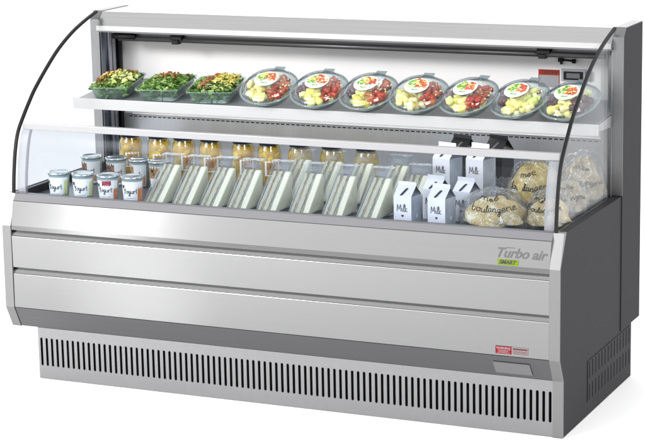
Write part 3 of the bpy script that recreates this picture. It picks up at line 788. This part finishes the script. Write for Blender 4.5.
def leaf(mb, c, s, rg, cup=.35):
    m = Matrix.Translation(c) @ Matrix.Rotation(rg.uniform(0, 6.28), 4, 'Z') @ Matrix.Rotation(rg.uniform(-.9, .9), 4, 'X') @ Matrix.Rotation(rg.uniform(-.9, .9), 4, 'Y')
    w = s*rg.uniform(.35, .7)
    P = [(-s, 0, 0), (-s*.3, -w, s*cup*rg.uniform(0, 1)), (-s*.3, w, s*cup), (s*.4, -w*.8, s*cup*.8), (s*.4, w*.8, s*cup*rg.uniform(0, 1)), (s, 0, 0), (0, 0, -s*.1)]
    mb.add([m @ Vector(p) for p in P], [(0, 1, 6), (0, 6, 2), (1, 3, 6), (2, 6, 4), (3, 5, 6), (4, 6, 5)], 0, True)
def shred(mb, c, l, rg, r=.0011, flat=.5):
    a = rg.uniform(0, 6.28); dz = rg.uniform(-.25, .25); d = Vector((math.cos(a), math.sin(a), dz))*l; b = Vector((rg.uniform(-.3, .3), rg.uniform(-.3, .3), rg.uniform(0, .4)))*l
    c = Vector(c); mb.tube([c-d/2, c+b*.4, c+d/2], r, 4, flat=flat)
def chunk(mb, c, s, rg, lump=.18, st=(1, 1, 1)):
    bm = bmesh.new(); bmesh.ops.create_cube(bm, size=1.4); bmesh.ops.subdivide_edges(bm, edges=bm.edges, cuts=2, use_grid_fill=True)
    m = Matrix.Translation(c) @ Matrix.Rotation(rg.uniform(0, 6.28), 4, 'Z') @ Matrix.Rotation(rg.uniform(0, 6.28), 4, 'X')
    vs = []
    for v in bm.verts:
        p = v.co.normalized()*.45+v.co*.55
        p = Vector((p.x*st[0], p.y*st[1], p.z*st[2]))*s*(1+rg.uniform(-lump, lump))
        vs.append(m @ p)
    mb.add(vs, [tuple(v.index for v in f.verts) for f in bm.faces], 0, True); bm.free()
def hgt(x, y, w, d, h): return h-.005+.018*max(0, 1-(2*x/w)**2)*max(0, 1-(2*y/d)**2)
def make_tray(label, kind, x, y, w, d, rot, seed):
    h = .043; rg = random.Random(seed)
    t = thing('salad_tray', label, 'salad', (x, y, shz(y)+.0005), (SA, 0, R(rot)), 'clear trays of salad on the shelf')
    tray_mb(w, d, h).build('tray', M_plastic, t, solid=.0007)
    def scat(n, f, fx=(-.42, .42), fy_=(-.44, .44), zoff=0):
        mb = MB()
        for _ in range(n):
            px_ = rg.uniform(*fx)*w; py_ = rg.uniform(*fy_)*d
            f(mb, Vector((px_, py_, hgt(px_, py_, w, d, h)+zoff+rg.uniform(-.006, .002))), rg)
        return mb
    scat(600, lambda m, c, g: leaf(m, c, g.uniform(.004, .0125), g), (-.46, .46), (-.48, .48)).build('greens', M_green, t)
    mb = MB()
    for _ in range(160):
        px_ = rg.uniform(-.37, .37)*w; py_ = rg.uniform(-.40, .40)*d; leaf(mb, Vector((px_, py_, rg.uniform(.006, h-.008))), .012, rg)
    mb.build('lower_greens', M_green, t)
    if kind == 0:
        scat(120, lambda m, c, g: leaf(m, c, g.uniform(.007, .013), g), (-.08, .42), (-.40, .36), .007).build('pale_leaves', M_palegreen, t)
        scat(44, lambda m, c, g: chunk(m, c, g.uniform(.0025, .0045), g), (-.44, -.14), (-.42, .3), .011).build('brown_pieces', M_brown, t)
        scat(16, lambda m, c, g: chunk(m, c, g.uniform(.0025, .004), g), (-.1, .38), (.15, .42), .013).build('nut_pieces', M_brown, t)
        scat(26, lambda m, c, g: chunk(m, c, g.uniform(.003, .005), g), (-.4, .1), (-.1, .4), .011).build('yellow_pieces', M_yell, t)
    elif kind == 1:
        scat(34, lambda m, c, g: chunk(m, c, g.uniform(.0022, .0045), g), (-.18, .22), (-.10, .26), .011).build('brown_pieces', M_brown, t)
        scat(130, lambda m, c, g: leaf(m, c, g.uniform(.004, .008), g), (-.44, .44), (-.44, .44), .006).build('pale_leaves', M_midgreen, t)
        scat(7, lambda m, c, g: chunk(m, c, .005, g), (.28, .4), (.3, .42), .005).build('dark_olives', M_dark, t)
    else:
        scat(46, lambda m, c, g: leaf(m, c, g.uniform(.007, .012), g), (-.1, .42), (-.42, .3), .006).build('pale_leaves', M_palegreen, t)
        scat(110, lambda m, c, g: shred(m, c, g.uniform(.012, .026), g, .0015), (.0, .42), (-.25, .42), .013).build('yellow_shreds', M_yell, t)
        mb = MB()
        for _ in range(60):
            u = rg.uniform(-.42, .40); px_ = (u*.35-.06+rg.uniform(-.09, .09))*w; py_ = u*d; chunk(mb, Vector((px_, py_, hgt(px_, py_, w, d, h)+.011)), rg.uniform(.0025, .005), rg)
        mb.build('brown_pieces', M_brown, t)
        scat(30, lambda m, c, g: shred(m, c, g.uniform(.008, .018), g, .0016), (-.3, .2), (-.44, -.2), .005).build('pale_slices', M_cream, t)
    return t
make_tray('clear tray of salad with pale slices and brown bits, leftmost on the shelf', 0, .136, .522, .138, .215, 10, 1)
make_tray('clear tray of green salad with a brown heap in its middle', 1, .316, .524, .152, .215, 8, 2)
make_tray('clear tray of salad with yellow shreds, next to the first fruit bowl', 2, .498, .526, .158, .215, 13, 3)

# ---------- round fruit bowls on the shelf
BT = R(27)
BK = 1.10
bprof = [(r_*BK, z_*BK) for r_, z_ in [(0, 0), (.045, 0), (.052, .003), (.070, .022), (.0775, .032), (.082, .0335), (.0835, .036)]]
def make_bowl(label, x, y, seed, mix, rz):
    rg = random.Random(seed)
    rotm = Matrix.Rotation(R(rz), 3, 'Z') @ Matrix.Rotation(BT, 3, 'X')
    mn = min((rotm @ Vector((r*math.cos(a), r*math.sin(a), z))).z-(rotm @ Vector((r*math.cos(a), r*math.sin(a), z))).y*.10 for r, z in bprof for a in [2*math.pi*i/48 for i in range(48)])
    t = thing('fruit_bowl', label, 'fruit bowl', (x, y, shz(y)-mn+.0005), (BT, 0, R(rz)), 'round clear fruit bowls along the shelf')
    S = Matrix.Scale(BK, 4)
    MB().lathe(bprof, 48).build('bowl', M_bowl, t, solid=.0008)
    MB().lathe([(.0845, .0365), (.0835, .0385), (.0785, .0385), (.074, .050), (.062, .060), (.046, .0655), (.036, .0665), (0, .0668)], 64, wob=lambda a, i: 1+.008*math.sin(a*24) if i in (3, 4) else 1).xform(S).build('lid', M_lid, t, solid=.0006)
    MB().prism([(.080, .0366), (.080, .0386), (.102, .0386), (.102, .0366)], -.016, .016).xform(S).build('lid_tab', M_rim, t, bevel=.004)
    MB().lathe([(.0810, .0335), (.0860, .0350), (.0868, .0378), (.0840, .0398), (.0805, .0385)], 48).xform(S).build('rim', M_rim, t)
    regions = {'pine': (M_pine, 'yellow_fruit'), 'red': (M_red, 'red_fruit'), 'dark': (M_dark, 'dark_fruit'), 'lime': (M_lime, 'pale_fruit')}
    for key, a0, a1, n, s in mix:
        mb = MB()
        for _ in range(n):
            a = R(rg.uniform(a0, a1)); rr_ = rg.uniform(.022, .064); rr_ *= .92; z = max(rg.uniform(.020, .050-.45*max(0, rr_-.045)), .022+(rr_-.03)*.55)
            st = (1, 1, 1) if key in ('dark',) else (1.3, .9, .7)
            chunk(mb, S @ Vector((rr_*math.cos(a), rr_*math.sin(a), z)), s*rg.uniform(.7, 1.2), rg, .10, st)
        mb.build(regions[key][1], regions[key][0], t)
    mb = MB()
    for _ in range(30):
        a = rg.uniform(0, 6.28); rr_ = rg.uniform(0, .050); chunk(mb, S @ Vector((rr_*math.cos(a), rr_*math.sin(a), rg.uniform(.010, .030))), .013, rg)
    mb.build('fruit_filling', M_cream, t)
    mb = MB()
    for _ in range(22):
        a = R(rg.uniform(-60, 80)); rr_ = rg.uniform(.025, .066); chunk(mb, S @ Vector((rr_*math.cos(a), rr_*math.sin(a), rg.uniform(.040, .052-.4*max(0, rr_-.045)))), .0032, rg)
    mb.build('white_flecks', M_cream, t)
    yc = -.002
    def disc(rx, ry, z, cx_=0, cy_=yc, k=28, rag=0):
        return MB().add([(cx_+rx*math.cos(2*math.pi*i/k)*(1+rag*math.sin(i*2.3)), cy_+ry*math.sin(2*math.pi*i/k)*(1+rag*math.sin(i*1.7)), z) for i in range(k)], [tuple(range(k))])
    zl = .0668*BK
    lb = disc(.0385, .0385, zl+.0012).build('paper_label', M_paper, t)
    art = {M_lgreen: MB(), M_lred: MB(), M_orange: MB(), M_yell: MB(), M_brown: MB()}
    for q in range(150):
        a = rg.uniform(0, 6.28); rr_ = .031*math.sqrt(rg.random()); px_, py_ = rr_*math.cos(a), rr_*math.sin(a)
        if py_ < -.012: continue
        m = (M_lgreen if rg.random() < .65 else M_yell) if px_ < -.002 else rg.choice([M_lred, M_lred, M_orange, M_brown, M_yell])
        d = disc(rg.uniform(.0025, .0055), rg.uniform(.0025, .005), zl+.0014+.00001*q, px_, py_+yc+.002, 9, .2)
        art[m].add(d.v, d.f)
    for m, mb in art.items():
        if mb.f: mb.build('label_picture', m, lb)
    tx = text_mb('FRUIT', .0085, bold=.0002).xform(Matrix.Translation((0, yc-.022, zl+.0018)))
    tx.build('label_lettering', M_lgreen, lb)
    return t
A_ = [('pine', 165, 275, 34, .0145), ('red', -60, 70, 40, .0120), ('lime', 70, 150, 10, .012)]
B_ = [('dark', 130, 222, 26, .012), ('pine', 240, 290, 20, .0145), ('red', -65, 65, 38, .0120), ('lime', 205, 240, 9, .012)]
C_ = [('pine', 235, 330, 30, .0145), ('dark', 150, 232, 22, .012), ('lime', -25, 40, 16, .0145), ('red', 40, 110, 16, .012)]
D_ = [('dark', 165, 235, 22, .012), ('pine', 240, 300, 18, .0145), ('dark', -55, 40, 24, .013), ('lime', 40, 100, 10, .013)]
bl_ = [('fruit bowl with yellow chunks on the left, right of the salad trays', A_), ('second fruit bowl from the left, dark fruit beside yellow chunk', B_), ('third fruit bowl from the left with dark and yellow fruit', B_),
       ('middle fruit bowl of the seven, yellow chunks left and red right', A_), ('fifth fruit bowl from the left, dark fruit on its left side', B_), ('sixth fruit bowl from the left with pale chunks, below the red warning card', C_),
       ('last fruit bowl, crossed by the black glass edge at the right end', D_)]
bx = [.714, .888, 1.058, 1.224, 1.390, 1.553, 1.708]
for i, ((lab, mix), x) in enumerate(zip(bl_, bx)): make_bowl(lab, x, .484, 40+i, mix, rnd(-13, 13))

# ================================================================== SETTING
fl = MB().add([(-30, -30, -.001), (30, -30, -.001), (30, 40, -.001), (-30, 40, -.001)], [(0, 1, 2, 3)]).build('floor', M_floor)
fl['kind'] = 'structure'

# world: white studio, darker towards the front right
w = bpy.data.worlds.new('World'); sc.world = w; w.use_nodes = True
nt = w.node_tree; nt.nodes.clear()
out = N(nt, 'ShaderNodeOutputWorld'); bg = N(nt, 'ShaderNodeBackground')
tc = N(nt, 'ShaderNodeTexCoord'); sp = N(nt, 'ShaderNodeSeparateXYZ'); nt.links.new(tc.outputs['Generated'], sp.inputs[0])
def mrange(src, a, b, c, d, smooth=True):
    m = N(nt, 'ShaderNodeMapRange'); m.interpolation_type = 'SMOOTHSTEP' if smooth else 'LINEAR'
    for k, v in zip(('From Min', 'From Max', 'To Min', 'To Max'), (a, b, c, d)): m.inputs[k].default_value = v
    nt.links.new(src, m.inputs['Value']); return m.outputs[0]
front = mrange(sp.outputs['X'], -.75, .55, .95, .62)
back = mrange(sp.outputs['Y'], -.15, .35, 0, 1)
mx = N(nt, 'ShaderNodeMix'); mx.data_type = 'FLOAT'; nt.links.new(back, mx.inputs[0]); nt.links.new(front, mx.inputs[2]); mx.inputs[3].default_value = 1.7
upv = mrange(sp.outputs['Z'], .55, 1.0, 0, .6)
ad = N(nt, 'ShaderNodeMath', operation='ADD'); nt.links.new(mx.outputs[0], ad.inputs[0]); nt.links.new(upv, ad.inputs[1])
lowband = N(nt, 'ShaderNodeMath', operation='MULTIPLY')
nt.links.new(mrange(sp.outputs['Z'], .02, .14, 0, 1.85), lowband.inputs[0]); nt.links.new(mrange(sp.outputs['Z'], .30, .42, 1, 0), lowband.inputs[1])
ad2 = N(nt, 'ShaderNodeMath', operation='ADD'); nt.links.new(ad.outputs[0], ad2.inputs[0]); nt.links.new(lowband.outputs[0], ad2.inputs[1])
lb2 = N(nt, 'ShaderNodeMath', operation='MULTIPLY'); nt.links.new(lowband.outputs[0], lb2.inputs[0]); nt.links.new(front, lb2.inputs[1]); nt.links.new(lb2.outputs[0], ad2.inputs[1])
nt.links.new(ad2.outputs[0], bg.inputs['Strength']); bg.inputs['Color'].default_value = (1, 1, 1, 1)
nt.links.new(bg.outputs[0], out.inputs[0])
def area(name, loc, target, sx_, sy_, power, col=(1, 1, 1)):
    d = bpy.data.lights.new(name, 'AREA'); d.shape = 'RECTANGLE'; d.size = sx_; d.size_y = sy_; d.energy = power; d.color = col
    o = bpy.data.objects.new(name, d); C.objects.link(o); o.location = loc
    o.rotation_euler = (Vector(target)-Vector(loc)).to_track_quat('-Z', 'Y').to_euler(); return o
area('strip_softbox', (-2.3, -4.6, 1.6), (.6, .3, .6), .26, 2.8, 26)
area('overhead_softbox', (-1.2, -2.9, 2.4), (-.8, -1.4, 0), .9, .9, 135)
st_ = area('narrow_softbox', (-.30, -1.35, 2.6), (-.30, -1.349, 0), .12, 1.2, 60)
st_.rotation_euler = (0, 0, R(-32)); st_.data.spread = R(9)
area('front_softbox', (-1.9, -4.8, 3.55), (.9, .5, .8), 4.6, 1.6, 170)
area('right_softbox', (5.2, -4.2, 3.6), (1.0, .4, .8), 1.6, 1.6, 240)
area('under_shelf_fill', (.915, .60, .818), (.915, .60, .4), 1.6, .10, 2.6)  # added fill light under the shelf, brightens the lower back panel

# ================================================================== CAMERA
f, cx, cy, cz, yaw, pit, rol = 2101.72, 3.603, -5.4506, 1.8676, .4297, .2110, -.0202
c, s = math.cos(yaw), math.sin(yaw)
r = Vector((c, s, 0)); fw = Vector((-s, c, 0)); up = Vector((0, 0, 1))
f2 = math.cos(pit)*fw-math.sin(pit)*up; u2 = math.sin(pit)*fw+math.cos(pit)*up
r3 = math.cos(rol)*r+math.sin(rol)*u2; u3 = -math.sin(rol)*r+math.cos(rol)*u2
cd = bpy.data.cameras.new('camera'); cam = bpy.data.objects.new('camera', cd); C.objects.link(cam)
m = Matrix.Identity(4)
for i in range(3): m[i][0] = r3[i]; m[i][1] = u3[i]; m[i][2] = -f2[i]; m[i][3] = (cx, cy, cz)[i]
cam.matrix_world = m
cd.sensor_width = 36; cd.sensor_fit = 'HORIZONTAL'; cd.lens = f/645*36; cd.clip_end = 200; cd.clip_start = .1
sc.camera = cam
sc.view_settings.view_transform = 'Standard'; sc.view_settings.look = 'None'; sc.view_settings.exposure = -0.22; sc.view_settings.gamma = 1
sc.render.engine = 'CYCLES'
cy_ = sc.cycles
cy_.max_bounces = 24; cy_.transparent_max_bounces = 40; cy_.glossy_bounces = 6; cy_.diffuse_bounces = 4
cy_.use_denoising = True
cy_.sample_clamp_indirect = 4
